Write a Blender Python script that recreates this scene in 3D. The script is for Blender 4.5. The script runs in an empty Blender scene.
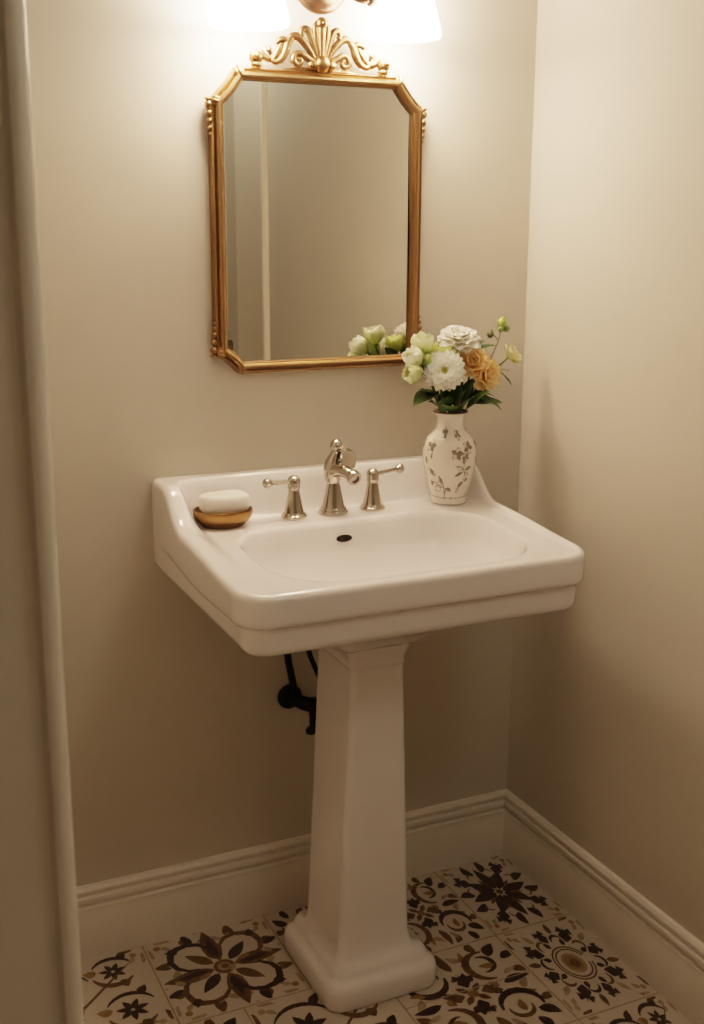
import bpy, math, random
from mathutils import Vector, Matrix
random.seed(7)
PI = math.pi
scn = bpy.context.scene
col = scn.collection

# ------------------------------------------------------------------ helpers
def lerp(a, b, t): return a + (b - a) * t
def sstep(a, b, x):
    t = (x - a) / (b - a)
    t = 0.0 if t < 0 else 1.0 if t > 1 else t
    return t * t * (3 - 2 * t)

class MB:
    """collects vertices, faces, material slots and vertex colours for one mesh object"""
    def __init__(s): s.v = []; s.f = []; s.m = []; s.c = []
    def vert(s, p, c=(1, 1, 1)):
        s.v.append(tuple(p)); s.c.append(c); return len(s.v) - 1
    def face(s, f, m=0): s.f.append(tuple(f)); s.m.append(m)
    def build(s, name, mats, parent=None, smooth=True, sharp=None, loc=None):
        me = bpy.data.meshes.new(name)
        me.from_pydata(s.v, [], s.f)
        if not isinstance(mats, (list, tuple)): mats = [mats]
        for m in mats: me.materials.append(m)
        me.polygons.foreach_set('material_index', s.m)
        me.polygons.foreach_set('use_smooth', [smooth] * len(s.f))
        ca = me.color_attributes.new('tint', 'FLOAT_COLOR', 'POINT')
        for i, c in enumerate(s.c): ca.data[i].color = (c[0], c[1], c[2], 1)
        me.update()
        if sharp is not None and smooth: me.set_sharp_from_angle(angle=math.radians(sharp))
        o = bpy.data.objects.new(name, me)
        col.objects.link(o)
        if parent is not None: o.parent = parent
        if loc is not None: o.location = loc
        return o
    # --- shapes
    def rings(s, rings, m=0, closed=True, cap0=False, cap1=False, c=(1, 1, 1)):
        idx = [[s.vert(p, c) for p in r] for r in rings]
        n = len(idx[0])
        for a, b in zip(idx, idx[1:]):
            for i in range(n if closed else n - 1):
                j = (i + 1) % n
                s.face((a[i], a[j], b[j], b[i]), m)
        if cap0: s.face(tuple(reversed(idx[0])), m)
        if cap1: s.face(tuple(idx[-1]), m)
        return idx
    def lathe(s, prof, seg=32, center=(0, 0, 0), axis=None, m=0, sx=1, sy=1, c=(1, 1, 1)):
        """prof: list of (r, h); axis: direction of h"""
        ax = Vector(axis or (0, 0, 1)).normalized()
        if axis is None: e1, e2 = Vector((1, 0, 0)), Vector((0, 1, 0))
        else:
            e1 = ax.orthogonal().normalized(); e2 = ax.cross(e1)
        cc = Vector(center)
        rs = []
        for r, h in prof:
            r = max(r, 1e-5)
            rs.append([cc + ax * h + e1 * (r * sx * math.cos(2 * PI * k / seg)) + e2 * (r * sy * math.sin(2 * PI * k / seg)) for k in range(seg)])
        s.rings(rs, m, True, True, True, c)
    def tube(s, pts, radii, seg=10, m=0, squash=None, cap=True, sub=6, c=(1, 1, 1)):
        """tapered tube through control points (Catmull-Rom); squash=(dir, factor) flattens along dir"""
        P = [Vector(p) for p in pts]
        if not isinstance(radii, (list, tuple)): radii = [radii] * len(P)
        Q = []; R = []
        if sub > 1 and len(P) > 2:
            for i in range(len(P) - 1):
                p0 = P[max(i - 1, 0)]; p1 = P[i]; p2 = P[i + 1]; p3 = P[min(i + 2, len(P) - 1)]
                for k in range(sub):
                    t = k / sub; t2 = t * t; t3 = t2 * t
                    Q.append(0.5 * ((2 * p1) + (p2 - p0) * t + (2 * p0 - 5 * p1 + 4 * p2 - p3) * t2 + (3 * p1 - p0 - 3 * p2 + p3) * t3))
                    R.append(lerp(radii[i], radii[i + 1], t))
            Q.append(P[-1]); R.append(radii[-1])
        else: Q, R = P, list(radii)
        T = []
        for i in range(len(Q)):
            d = Q[min(i + 1, len(Q) - 1)] - Q[max(i - 1, 0)]
            T.append(d.normalized() if d.length > 1e-9 else Vector((0, 0, 1)))
        n = T[0].orthogonal().normalized()
        rs = []
        for i in range(len(Q)):
            n = (n - T[i] * n.dot(T[i]))
            n = n.normalized() if n.length > 1e-6 else T[i].orthogonal().normalized()
            b = T[i].cross(n)
            ring = []
            for k in range(seg):
                a = 2 * PI * k / seg
                off = n * (R[i] * math.cos(a)) + b * (R[i] * math.sin(a))
                if squash:
                    sd = Vector(squash[0]); off = off - sd * (off.dot(sd) * (1 - squash[1]))
                ring.append(Q[i] + off)
            rs.append(ring)
        s.rings(rs, m, True, cap, cap, c)
    def ball(s, cen, r, seg=16, m=0, sc=(1, 1, 1), c=(1, 1, 1)):
        cc = Vector(cen); rs = []
        nr = max(6, seg // 2)
        for j in range(nr + 1):
            a = -PI / 2 + PI * j / nr
            rr = max(r * math.cos(a), r * 1e-3)
            rs.append([cc + Vector((rr * math.cos(2 * PI * k / seg) * sc[0], rr * math.sin(2 * PI * k / seg) * sc[1], r * math.sin(a) * sc[2])) for k in range(seg)])
        s.rings(rs, m, True, True, True, c)
    def box(s, a, b, m=0):
        x0, y0, z0 = a; x1, y1, z1 = b
        i = [s.vert(p) for p in ((x0, y0, z0), (x1, y0, z0), (x1, y1, z0), (x0, y1, z0), (x0, y0, z1), (x1, y0, z1), (x1, y1, z1), (x0, y1, z1))]
        for f in ((3, 2, 1, 0), (4, 5, 6, 7), (0, 1, 5, 4), (1, 2, 6, 5), (2, 3, 7, 6), (3, 0, 4, 7)): s.face([i[k] for k in f], m)

def tag(o, label=None, cat=None, group=None, kind=None):
    if label: o['label'] = label
    if cat: o['category'] = cat
    if group: o['group'] = group
    if kind: o['kind'] = kind
    return o
def thing(name, loc, label, cat, group=None):
    o = bpy.data.objects.new(name, None); col.objects.link(o)
    o.location = loc; o.empty_display_size = 0.05
    bpy.context.view_layer.update()
    return tag(o, label, cat, group)
def put(mb, name, mats, parent, **k):
    """build a mesh given in world coordinates as a child of parent (parents are unrotated)"""
    off = Vector((0, 0, 0)); p = parent
    while p is not None: off += p.location; p = p.parent
    mb.v = [tuple(Vector(v) - off) for v in mb.v]
    return mb.build(name, mats, parent, **k)

# ------------------------------------------------------------------ materials
def mat(name, base, rough=0.5, metal=0.0, noise=None, bump=None, tint=False, coat=0.0, sss=0.0, spec=None, emit=None):
    """noise=(scale, amount) varies the colour; bump=(scale, strength, distance); tint multiplies the vertex colour"""
    m = bpy.data.materials.new(name); m.use_nodes = True
    nt = m.node_tree; N = nt.nodes; L = nt.links
    b = N['Principled BSDF']
    b.inputs['Base Color'].default_value = (*base, 1)
    b.inputs['Roughness'].default_value = rough
    b.inputs['Metallic'].default_value = metal
    if coat: b.inputs['Coat Weight'].default_value = coat; b.inputs['Coat Roughness'].default_value = 0.06
    if sss:
        b.inputs['Subsurface Weight'].default_value = sss
        b.inputs['Subsurface Radius'].default_value = (0.006, 0.005, 0.003)
    if spec is not None: b.inputs['Specular IOR Level'].default_value = spec
    if emit: b.inputs['Emission Color'].default_value = (*emit[0], 1); b.inputs['Emission Strength'].default_value = emit[1]
    tc = N.new('ShaderNodeTexCoord')
    cur = None
    if tint:
        a = N.new('ShaderNodeAttribute'); a.attribute_name = 'tint'
        mx = N.new('ShaderNodeMix'); mx.data_type = 'RGBA'; mx.blend_type = 'MULTIPLY'
        mx.inputs[0].default_value = 1.0
        mx.inputs[6].default_value = (*base, 1); L.new(a.outputs['Color'], mx.inputs[7])
        cur = mx.outputs[2]
    if noise:
        nz = N.new('ShaderNodeTexNoise'); nz.inputs['Scale'].default_value = noise[0]; nz.inputs['Detail'].default_value = 4
        L.new(tc.outputs['Object'], nz.inputs['Vector'])
        mr = N.new('ShaderNodeMapRange'); mr.inputs[1].default_value = 0.3; mr.inputs[2].default_value = 0.7
        mr.inputs[3].default_value = 1 - noise[1]; mr.inputs[4].default_value = 1 + noise[1] * 0.6
        L.new(nz.outputs['Fac'], mr.inputs[0])
        mx = N.new('ShaderNodeMix'); mx.data_type = 'RGBA'; mx.blend_type = 'MULTIPLY'; mx.inputs[0].default_value = 1.0
        if cur is None: mx.inputs[6].default_value = (*base, 1)
        else: L.new(cur, mx.inputs[6])
        L.new(mr.outputs[0], mx.inputs[7]); cur = mx.outputs[2]
    if cur is not None: L.new(cur, b.inputs['Base Color'])
    if bump:
        nz = N.new('ShaderNodeTexNoise'); nz.inputs['Scale'].default_value = bump[0]; nz.inputs['Detail'].default_value = 3
        L.new(tc.outputs['Object'], nz.inputs['Vector'])
        bp = N.new('ShaderNodeBump'); bp.inputs['Strength'].default_value = bump[1]; bp.inputs['Distance'].default_value = bump[2]
        L.new(nz.outputs['Fac'], bp.inputs['Height']); L.new(bp.outputs[0], b.inputs['Normal'])
    return m

M = {}
M['wall'] = mat('painted_plaster', (0.605, 0.562, 0.485), 0.62, noise=(1.6, 0.035), bump=(90, 0.06, 0.002), spec=0.3)
M['ceiling'] = mat('ceiling_paint', (0.74, 0.70, 0.64), 0.8, noise=(2, 0.02))
M['trim'] = mat('trim_paint', (0.77, 0.72, 0.645), 0.38, noise=(3, 0.03), bump=(60, 0.03, 0.001))
M['gloss'] = mat('white_gloss_paint', (0.90, 0.82, 0.69), 0.35, noise=(3, 0.02))
M['door'] = mat('door_paint', (0.66, 0.61, 0.51), 0.4, noise=(3, 0.03))
M['porcelain'] = mat('white_porcelain', (0.84, 0.80, 0.785), 0.13, noise=(2, 0.012), coat=0.5)
M['gold'] = mat('antique_gold', (0.36, 0.225, 0.115), 0.36, 1.0, noise=(14, 0.10), bump=(60, 0.04, 0.001))
M['goldpale'] = mat('gilded_plaster', (0.27, 0.155, 0.075), 0.40, 1.0, noise=(60, 0.2), bump=(160, 0.15, 0.001))
M['brass'] = mat('brushed_brass', (0.33, 0.20, 0.085), 0.34, 1.0, noise=(30, 0.2), bump=(90, 0.1, 0.001))
M['nickel'] = mat('polished_nickel', (0.52, 0.465, 0.41), 0.15, 1.0, noise=(25, 0.06))
M['dark_slot'] = mat('dark_bronze_slot', (0.02, 0.015, 0.01), 0.5, 0.3, noise=(200, 0.3))
M['bronze'] = mat('oil_rubbed_bronze', (0.012, 0.010, 0.009), 0.42, 0.6, noise=(60, 0.3))
M['fixture'] = mat('fixture_bronze', (0.20, 0.12, 0.08), 0.35, 0.9, noise=(30, 0.15))
M['mirror'] = mat('silvered_glass', (0.80, 0.80, 0.745), 0.015, 1.0, noise=(1.2, 0.015))
M['glass_spot'] = mat('dark_grey_green', (0.17, 0.16, 0.11), 0.25, 0.6, noise=(150, 0.3))
M['soap'] = mat('white_soap', (0.88, 0.82, 0.75), 0.42, noise=(12, 0.02), sss=0.15)
M['vase'] = mat('cream_ceramic', (0.80, 0.74, 0.645), 0.16, noise=(14, 0.05), coat=0.4)
M['vase_print'] = mat('grey_brown_print', (0.29, 0.25, 0.20), 0.22, noise=(220, 0.35))
M['vase_rim'] = mat('worn_rim_brown', (0.12, 0.06, 0.03), 0.4, noise=(90, 0.4))
M['petal'] = mat('petals', (1.0, 1.0, 1.0), 0.55, tint=True, noise=(90, 0.03))
def add_translucent(m, fac):
    nt = m.node_tree; N = nt.nodes; L = nt.links; b = N['Principled BSDF']
    src = b.inputs['Base Color'].links[0].from_socket
    tr = N.new('ShaderNodeBsdfTranslucent'); mx = N.new('ShaderNodeMixShader'); mx.inputs[0].default_value = fac
    L.new(src, tr.inputs['Color']); L.new(b.outputs[0], mx.inputs[1]); L.new(tr.outputs[0], mx.inputs[2])
    L.new(mx.outputs[0], N['Material Output'].inputs['Surface'])
add_translucent(M['petal'], 0.42)
M['leaf'] = mat('leaves', (1, 1, 1), 0.42, tint=True, noise=(60, 0.25))
M['grout'] = mat('grout', (0.42, 0.34, 0.24), 0.8, noise=(50, 0.2))
M['tile'] = mat('glazed_tile', (0.58, 0.52, 0.44), 0.30, noise=(9, 0.06), coat=0.15)
M['tile_dark'] = mat('tile_dark_brown', (0.050, 0.030, 0.017), 0.30, noise=(60, 0.4), coat=0.15)
M['tile_brown'] = mat('tile_brown', (0.16, 0.090, 0.035), 0.30, noise=(50, 0.4), coat=0.15)
M['tile_ochre'] = mat('tile_ochre', (0.30, 0.19, 0.075), 0.30, noise=(50, 0.35), coat=0.15)
M['tile_tan'] = mat('tile_tan', (0.38, 0.30, 0.20), 0.30, noise=(40, 0.3), coat=0.15)
M['shade'] = mat('lit_frosted_glass', (0.9, 0.86, 0.8), 0.4, noise=(6, 0.02), emit=((1.0, 0.758, 0.568), 26.5))

# ------------------------------------------------------------------ room shell
def slab(name, a, b, m, label, cat='wall'):
    mb = MB(); mb.box(a, b)
    o = mb.build(name, m, smooth=False)
    return tag(o, label, cat, kind='structure')
HC = 2.45
slab('wall_back', (-1.42, 0, 0), (0.12, 0.12, HC), M['wall'], 'warm beige painted wall behind the mirror and sink')
slab('wall_right', (0, -3.1, 0), (0.12, 0, HC), M['wall'], 'warm beige painted wall to the right of the sink')
slab('wall_left', (-1.42, -1.08, 0), (-1.30, 0, HC), M['wall'], 'beige painted wall on the far left side of the room')
slab('wall_front', (-2.5, -1.2, 0), (-1.245, -1.08, HC), M['wall'], 'beige wall end beside the open doorway')
slab('wall_hall_left', (-2.62, -3.1, 0), (-2.5, -1.08, HC), M['wall'], 'beige hallway wall')
slab('wall_hall_rear', (-2.62, -3.22, 0), (0.12, -3.1, HC), M['wall'], 'beige hallway rear wall')
slab('ceiling', (-2.62, -3.22, HC), (0.12, 0.12, HC + 0.08), M['ceiling'], 'pale flat ceiling', 'ceiling')

def profile_run(mb, path, prof, m=0):
    """sweep a (depth, height) profile along a floor path; each path item is (point, inward direction, mitre scale)"""
    rows = []
    for p, d in path:
        rows.append([(p[0] + d[0] * q, p[1] + d[1] * q, z) for q, z in prof])
    mb.rings(rows, m, closed=False)
BP = [(0.0001, 0.0), (0.016, 0.0), (0.016, 0.098), (0.0148, 0.1005), (0.0148, 0.112), (0.0095, 0.1155), (0.0095, 0.1195), (0.0145, 0.1235), (0.0155, 0.129), (0.0142, 0.1345),
      (0.0090, 0.1375), (0.0090, 0.141), (0.0128, 0.1445), (0.0128, 0.150), (0.0085, 0.1560), (0.0001, 0.158)]
for nm, path, lab in (('baseboard_back', [((-1.3, 0), (0, -1)), ((0, 0), (-1, -1))], 'white moulded baseboard along the wall behind the pedestal'),
                      ('baseboard_right', [((0, 0), (-1, -1)), ((0, -1.529), (-1, 0))], 'white moulded baseboard along the right hand wall'),
                      ('baseboard_left', [((-1.3, -1.08), (1, 0)), ((-1.3, 0), (1, 0))], 'white moulded baseboard on the left wall')):
    mb = MB(); profile_run(mb, path, BP)
    tag(mb.build(nm, M['trim'], sharp=28), lab, 'baseboard', kind='structure')

# doorway trim at the left, close to the camera: flat board with a rounded bead at its inner edge
mb = MB()
pr = [(-1.335, -1.2), (-1.335, -1.206), (-1.33, -1.210), (-1.244, -1.2115), (-1.2415, -1.2135), (-1.2395, -1.2165), (-1.2355, -1.2175)] + [(-1.2355 + .0125 * math.sin(PI / 2 * k / 7), -1.2050 - .0125 * math.cos(PI / 2 * k / 7)) for k in range(1, 8)] + [(-1.2230, -1.08), (-1.243, -1.066), (-1.33, -1.066), (-1.335, -1.08)]
mb.rings([[(x, y, z) for x, y in pr] for z in (0.0, 2.1)], closed=False, cap0=False, cap1=False)
i0 = [mb.vert((x, y, 2.1)) for x, y in pr]; mb.face(i0)
tag(mb.build('trim_1', M['trim'], sharp=35), 'pale painted doorway casing at the left edge, out of focus', 'door trim', kind='structure')
# wide casing and a panelled door further along the right wall (seen in the mirror)
mb = MB()
pr = [(0, -1.530), (-0.018, -1.532), (-0.020, -1.537), (-0.020, -1.545), (-0.018, -1.550), (-0.018, -1.775), (-0.015, -1.80), (-0.002, -1.804), (0, -1.804)]
mb.rings([[(x, y, z) for x, y in pr] for z in (0.0, 2.12)], closed=False)
i0 = [mb.vert((x, y, 2.12)) for x, y in pr]; mb.face(i0)
tag(mb.build('trim_2', M['gloss'], sharp=35), 'pale vertical door casing reflected in the mirror', 'door trim', kind='structure')
mb = MB(); mb.box((-0.012, -2.66, 0.004), (0.0, -1.806, 2.1))
for (za, zb) in ((0.25, 0.95), (1.1, 1.95)):
    for (ya, yb) in ((-2.56, -2.27), (-2.2, -1.91)):
        mb.box((-0.018, ya, za), (-0.011, yb, zb))
tag(mb.build('door_1', M['door'], smooth=False), 'painted panelled door beside the casing in the mirror', 'door', kind='structure')

# ------------------------------------------------------------------ floor: glazed tiles with painted motifs
fl = MB()
def rect(x0, y0, x1, y1, z, m): fl.face([fl.vert(p) for p in ((x0, y0, z), (x1, y0, z), (x1, y1, z), (x0, y1, z))], m)
rect(-2.62, -3.22, 0.12, 0.12, -0.0012, 0)
SL = [0]; MS = [1.0]
def poly(T, pts, m):
    """pts in tile units -1..1, clipped to the tile; each layer a hair above the last"""
    x0, y0, x1, y1 = T
    pts = [(u * MS[0], v * MS[0]) for u, v in pts]
    SL[0] = (SL[0] + 1) % 40
    z = 0.00025 + SL[0] * 0.000012
    cx, cy, hx, hy = (x0 + x1) / 2, (y0 + y1) / 2, (x1 - x0) / 2, (y1 - y0) / 2
    def clip(P, ax, sgn):
        out = []
        for i in range(len(P)):
            a, b = P[i - 1], P[i]
            ia, ib = a[ax] * sgn <= 0.965, b[ax] * sgn <= 0.965
            if ia != ib:
                t = (0.965 * sgn - a[ax]) / (b[ax] - a[ax])
                out.append((lerp(a[0], b[0], t), lerp(a[1], b[1], t)))
            if ib: out.append(b)
        return out
    P = pts
    for ax in (0, 1):
        for sg in (1, -1):
            P = clip(P, ax, sg)
            if len(P) < 3: return
    fl.face([fl.vert((cx + u * hx, cy + v * hy, z)) for u, v in P], m)
def xf(pts, ang=0, ox=0, oy=0, s=1):
    c, n = math.cos(ang), math.sin(ang)
    return [(ox + s * (c * u - n * v), oy + s * (n * u + c * v)) for u, v in pts]
def leafp(l0, l1, w, bend=0.0, n=7):
    """leaf outline along +u from l0 to l1"""
    up, dn = [], []
    for i in range(n + 1):
        t = i / n; u = lerp(l0, l1, t); ww = w * math.sin(PI * t ** 0.8) ** 0.9 if 0 < t < 1 else 0
        b = bend * math.sin(PI * t)
        up.append((u, b + ww)); dn.append((u, b - ww))
    return up + dn[-2:0:-1]
def leaf(T, ang, l0, l1, w, m, bend=0, ox=0, oy=0): poly(T, xf(leafp(l0, l1, w, bend), ang, ox, oy), m)
def arc(T, ox, oy, r, a0, a1, w, m, taper=True, n=9):
    for i in range(n):
        ta, tb = i / n, (i + 1) / n
        wa = w * (0.25 + 0.75 * math.sin(PI * ta)) if taper else w
        wb = w * (0.25 + 0.75 * math.sin(PI * tb)) if taper else w
        aa, ab = lerp(a0, a1, ta), lerp(a0, a1, tb)
        poly(T, [(ox + (r - wa) * math.cos(aa), oy + (r - wa) * math.sin(aa)), (ox + (r + wa) * math.cos(aa), oy + (r + wa) * math.sin(aa)),
                 (ox + (r + wb) * math.cos(ab), oy + (r + wb) * math.sin(ab)), (ox + (r - wb) * math.cos(ab), oy + (r - wb) * math.sin(ab))], m)
def disc(T, ox, oy, r, m, n=12): poly(T, [(ox + r * math.cos(2 * PI * k / n), oy + r * math.sin(2 * PI * k / n)) for k in range(n)], m)
def tulip(T, ang, d, s, m):
    poly(T, xf([(0, -.05), (.35, -.34), (.62, -.20), (.58, -.42), (1.0, -.28), (.80, -.02), (1.05, .0), (.80, .05), (1.0, .30), (.58, .42), (.62, .20), (.35, .34), (0, .05)], ang, d * math.cos(ang), d * math.sin(ang), s), m)
DK, BR, OC, TN = 2, 3, 4, 5
def corners(T, v):
    MS[0] = 1.0
    for k in range(4):
        a = PI / 4 + k * PI / 2; ox, oy = 0.97 * (1 if math.cos(a) > 0 else -1), 0.97 * (1 if math.sin(a) > 0 else -1)
        b = a + PI
        leaf(T, b + .62, .14, .40, .050, TN, .03, ox, oy); leaf(T, b - .62, .14, .40, .050, TN if v else BR, -.03, ox, oy)
        disc(T, ox * .84, oy * .84, .055, OC if v else TN)
        leaf(T, b + .1, .26, .44, .045, TN, .02, ox, oy)
def motif_loops(T):
    MS[0] = 1.12
    for k in range(4):
        a = k * PI / 2
        leaf(T, a + .05, .14, .86, .125, BR, .02); leaf(T, a + .05, .22, .66, .07, DK, .02)
        q = a + PI / 4
        ox, oy = .50 * math.cos(q), .50 * math.sin(q)
        arc(T, ox, oy, .29, q - 2.5, q + 2.5, .05, DK if k % 2 else BR)
        for b_ in (-1.5, -.8, .8, 1.5): leaf(T, q + b_, .30, .47, .05, TN if abs(b_) > 1 else BR, .02, ox, oy)
        leaf(T, q, .16, .60, .085, BR if k % 2 else DK)
        tulip(T, q, .72, .17, DK)
        leaf(T, a + .36, .70, .96, .06, DK, .02); leaf(T, a - .34, .70, .96, .055, BR, -.02); leaf(T, a + .30, .22, .44, .045, OC, .01); leaf(T, a + .18, .84, 1.02, .035, TN)
    disc(T, 0, 0, .16, TN); arc(T, 0, 0, .12, 0, 5.2, .025, BR, False); disc(T, .01, 0, .05, BR)
    corners(T, True)
def motif_dark(T):
    MS[0] = 1.1
    for k in range(8):
        a = k * PI / 4 + .12
        leaf(T, a, .08, .62 if k % 2 else .70, .125 if k % 2 else .115, DK, .03 if k % 2 else -.02)
        if k % 2: tulip(T, a + .03, .54, .36, DK)
        else: leaf(T, a + .22, .56, .90, .085, DK, .05); leaf(T, a - .22, .56, .90, .085, DK, -.05)
        leaf(T, a + .39, .20, .46, .045, BR)
        arc(T, .55 * math.cos(a + .39), .55 * math.sin(a + .39), .10, a - 1.2, a + 1.9, .018, BR)
    disc(T, 0, 0, .07, BR)
    corners(T, True)
def motif_ring(T):
    MS[0] = 1.06
    for k in range(8):
        a = k * PI / 4 + .2
        tulip(T, a, .50, .36 if k % 2 else .30, DK)
        leaf(T, a + .39, .66, .92, .055, BR if k % 2 else TN); leaf(T, a + .2, .40, .56, .05, DK)
        arc(T, .50 * math.cos(a + .36), .50 * math.sin(a + .36), .12, a - .8, a + 2.2, .03, DK if k % 2 else BR)
    for r in (.36, .30): arc(T, 0, 0, r, .3, 6.1, .016, BR, False, 20)
    disc(T, 0, 0, .22, TN); disc(T, 0, 0, .17, OC); disc(T, .01, -.01, .10, BR)
    corners(T, False)
def motif_vine(T):
    for i, (sx, sy) in enumerate(((1, 1), (-1, 1), (-1, -1), (1, -1))):
        q = math.atan2(sy, sx)
        ox, oy = sx * .50, sy * .46
        arc(T, ox, oy, .30, q + .5, q + 3.9, .060, DK if i % 2 else BR)
        arc(T, ox - .05 * sx, oy + .03 * sy, .17, q - 2.6, q + .9, .040, BR if i % 2 else DK)
        leaf(T, q + 2.2, -.12, .13, .06, OC, .02, ox, oy)
        for b, l0, l1, w_, m in ((.1, .20, .52, .09, DK), (.8, .30, .56, .07, BR), (-.6, .28, .58, .075, DK), (1.7, .36, .60, .06, TN), (-1.4, .34, .58, .07, BR), (2.7, .34, .52, .06, DK), (3.6, .36, .50, .05, OC)):
            leaf(T, q + b, l0, l1, w_, m, .03, ox, oy)
    for k in range(4):
        a = k * PI / 2
        tulip(T, a, .14, .30, DK if k % 2 else BR); leaf(T, a + .06, .52, .96, .075, BR if k % 2 else DK, .03)
        leaf(T, a + .30, .66, .90, .045, TN, .02); leaf(T, a - .30, .66, .90, .045, OC, -.02)
        leaf(T, a + PI / 4, .06, .26, .05, BR)
    disc(T, 0, 0, .08, OC)
def motif_star(T):
    for ox, oy, s in ((-.35, .30, 1), (.5, -.4, .8), (.45, .55, .7), (-.5, -.5, .8)):
        for k in range(7): leaf(T, k * 2 * PI / 7 + .2, .02, .30 * s, .06 * s, DK, 0, ox, oy)
        arc(T, ox, oy, .46 * s, .4, 2.6, .04, DK); arc(T, ox, oy, .46 * s, 3.4, 5.6, .05, BR)
        leaf(T, 5.0, .34 * s, .62 * s, .08, BR, .02, ox, oy); leaf(T, 2.9, .34 * s, .62 * s, .08, OC, .02, ox, oy); leaf(T, 1.0, .42 * s, .70 * s, .07, DK, .02, ox, oy)
    leaf(T, .75, -1.2, 1.2, .025, BR); corners(T, False)
motifs = [motif_loops, motif_dark, motif_ring, motif_vine, motif_star]
tiles = []
r0, r1, r2 = -0.012, -0.285, -0.577
row1 = [(-0.200, 0.0, motif_dark), (-0.41, -0.200, motif_vine), (-0.617, -0.41, motif_vine), (-0.880, -0.617, motif_loops), (-1.150, -0.880, motif_star), (-1.42, -1.15, motif_loops)]
row2 = [(-0.203, 0.0, motif_ring), (-0.482, -0.203, motif_vine), (-0.757, -0.482, motif_star), (-1.032, -0.757, motif_vine), (-1.31, -1.032, motif_loops)]
for a, b, f in row1: tiles.append((a, r1, b, 0.0, f))
for a, b, f in row2: tiles.append((a, r2, b, r1, f))
yy = r2; ri = 0
while yy > -3.1:
    y1 = yy - 0.28; xx = 0.0; k = ri
    while xx > -2.5:
        tiles.append((xx - (0.203 if xx == 0 else 0.279), y1, xx, yy, (motif_star, motif_loops, motif_ring, motif_vine)[k % 4] if yy > -1.2 else None)); xx = tiles[-1][0]; k += 1
    yy = y1; ri += 1
for x0, y0, x1, y1, f in tiles:
    g = 0.0018
    rect(x0 + g, y0 + g, x1 - g, y1 - g, 0.0, 1)
    if f:
        # cut tiles along the walls keep their whole motif inside the visible part, as in the photograph
        xa = min(x1, -0.014); yb = min(y1, -0.014)
        f((x0, y0, xa, yb))
# a fine cut line across the middle tile of the second row
rect(-0.480, -0.4185, -0.205, -0.4155, 0.0009, 0)
tag(fl.build('floor', [M['grout'], M['tile'], M['tile_dark'], M['tile_brown'], M['tile_ochre'], M['tile_tan']], smooth=False), 'cream floor tiles painted with dark brown flower motifs', 'floor', kind='structure')

# ------------------------------------------------------------------ pedestal sink
XL, XR, YF = -0.820, -0.160, -0.503
XC = -0.4925; SC = (XL + XR) / 2
def outline(n_side=60, rc=0.058, n_c=14):
    P = []  # counter-clockwise from back left corner: down the left side, front, right side, back
    def seg(a, b, n):
        for i in range(n): P.append((lerp(a[0], b[0], i / n), lerp(a[1], b[1], i / n)))
    seg((XL, 0), (XL, YF + rc), 75)
    for i in range(n_c): t = PI + PI / 2 * i / n_c; P.append((XL + rc + rc * math.cos(t), YF + rc + rc * math.sin(t)))
    seg((XL + rc, YF), (XR - rc, YF), n_side)
    for i in range(n_c): t = 1.5 * PI + PI / 2 * i / n_c; P.append((XR - rc + rc * math.cos(t), YF + rc + rc * math.sin(t)))
    seg((XR, YF + rc), (XR, 0), 75)
    seg((XR, 0), (XL, 0), 80)
    return P
OUT = outline()
NO = len(OUT)
def normal(i):
    x, y = OUT[i]
    if y > -1e-6: return (1, 0) if abs(x - XR) < 1e-6 else (-1, 0) if abs(x - XL) < 1e-6 else (0, 0)
    a, b = OUT[i - 1], OUT[(i + 1) % NO]
    dx, dy = b[0] - a[0], b[1] - a[1]; l = math.hypot(dx, dy)
    nx, ny = dy / l, -dx / l
    return (nx, ny)
NRM = [normal(i) for i in range(NO)]
def rrsdf(x, y, cx, cy, hx, hy, r):
    qx, qy = abs(x - cx) - hx + r, abs(y - cy) - hy + r
    return math.hypot(max(qx, 0), max(qy, 0)) + min(max(qx, qy), 0) - r
ER = 0.013
def d_edge(x, y):  # distance inside the left/front/right edges (the back runs into the wall)
    return -rrsdf(x, y, SC, 0.5, (XR - XL) / 2, 0.5 - YF, 0.058)
def rim_h(y):      # height of the raised rim, with the scroll that climbs to the splashback
    base = 0.8795 + 0.0215 * sstep(-0.50, -0.15, y) - 0.002 * sstep(-.44, -.5, y)
    return lerp(base, 0.969, sstep(0, 1, min(1, max(0, (y + 0.186) / 0.116)) ** 1.3))
def deck_h(y): return lerp(0.8775, 0.891, sstep(-0.50, -0.13, y)) if y < -0.13 else 0.891
BX, BY, BHX, BHY = XC + .011, -0.3135, 0.246, 0.1535
def basin_sd(x, y):  # D-shaped bowl: wide rounded front corners
    r = lerp(0.10, 0.120, sstep(-0.2, -0.4, y))
    return rrsdf(x, y, BX, BY, BHX, BHY, r)
def deck_z(x, y):
    z = deck_h(y)
    s = -basin_sd(x, y)
    if s > -0.012:
        t = min((s + 0.012) / 0.135, 1.0)
        wall = (1 - (1 - t) ** 2.7)
        z -= 0.128 * wall * sstep(-0.009, 0.011, s)
    # subtle soap ledge dish between bowl and rim
    return z
def top_z(x, y):
    dl, dr, db = x - XL, XR - x, -y
    z = deck_z(x, y)
    ds = min(dl, dr)
    # raised rim and splashback share one fillet, rounded in the two back corners
    d = -rrsdf(x, y, SC, -1.0, (XR - XL) / 2, 1.0, 0.085)
    d *= lerp(1, 2.1, sstep(XR - 0.10, XR - 0.045, x))
    k = 1 - sstep(0.026, 0.062, d)
    z2 = lerp(z, max(rim_h(y), z), k)
    de = d_edge(x, y)
    if de < ER:
        q = max(de, 0)
        z2 -= ER - math.sqrt(max(ER * ER - (ER - q) ** 2, 0))
    return z2
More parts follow.
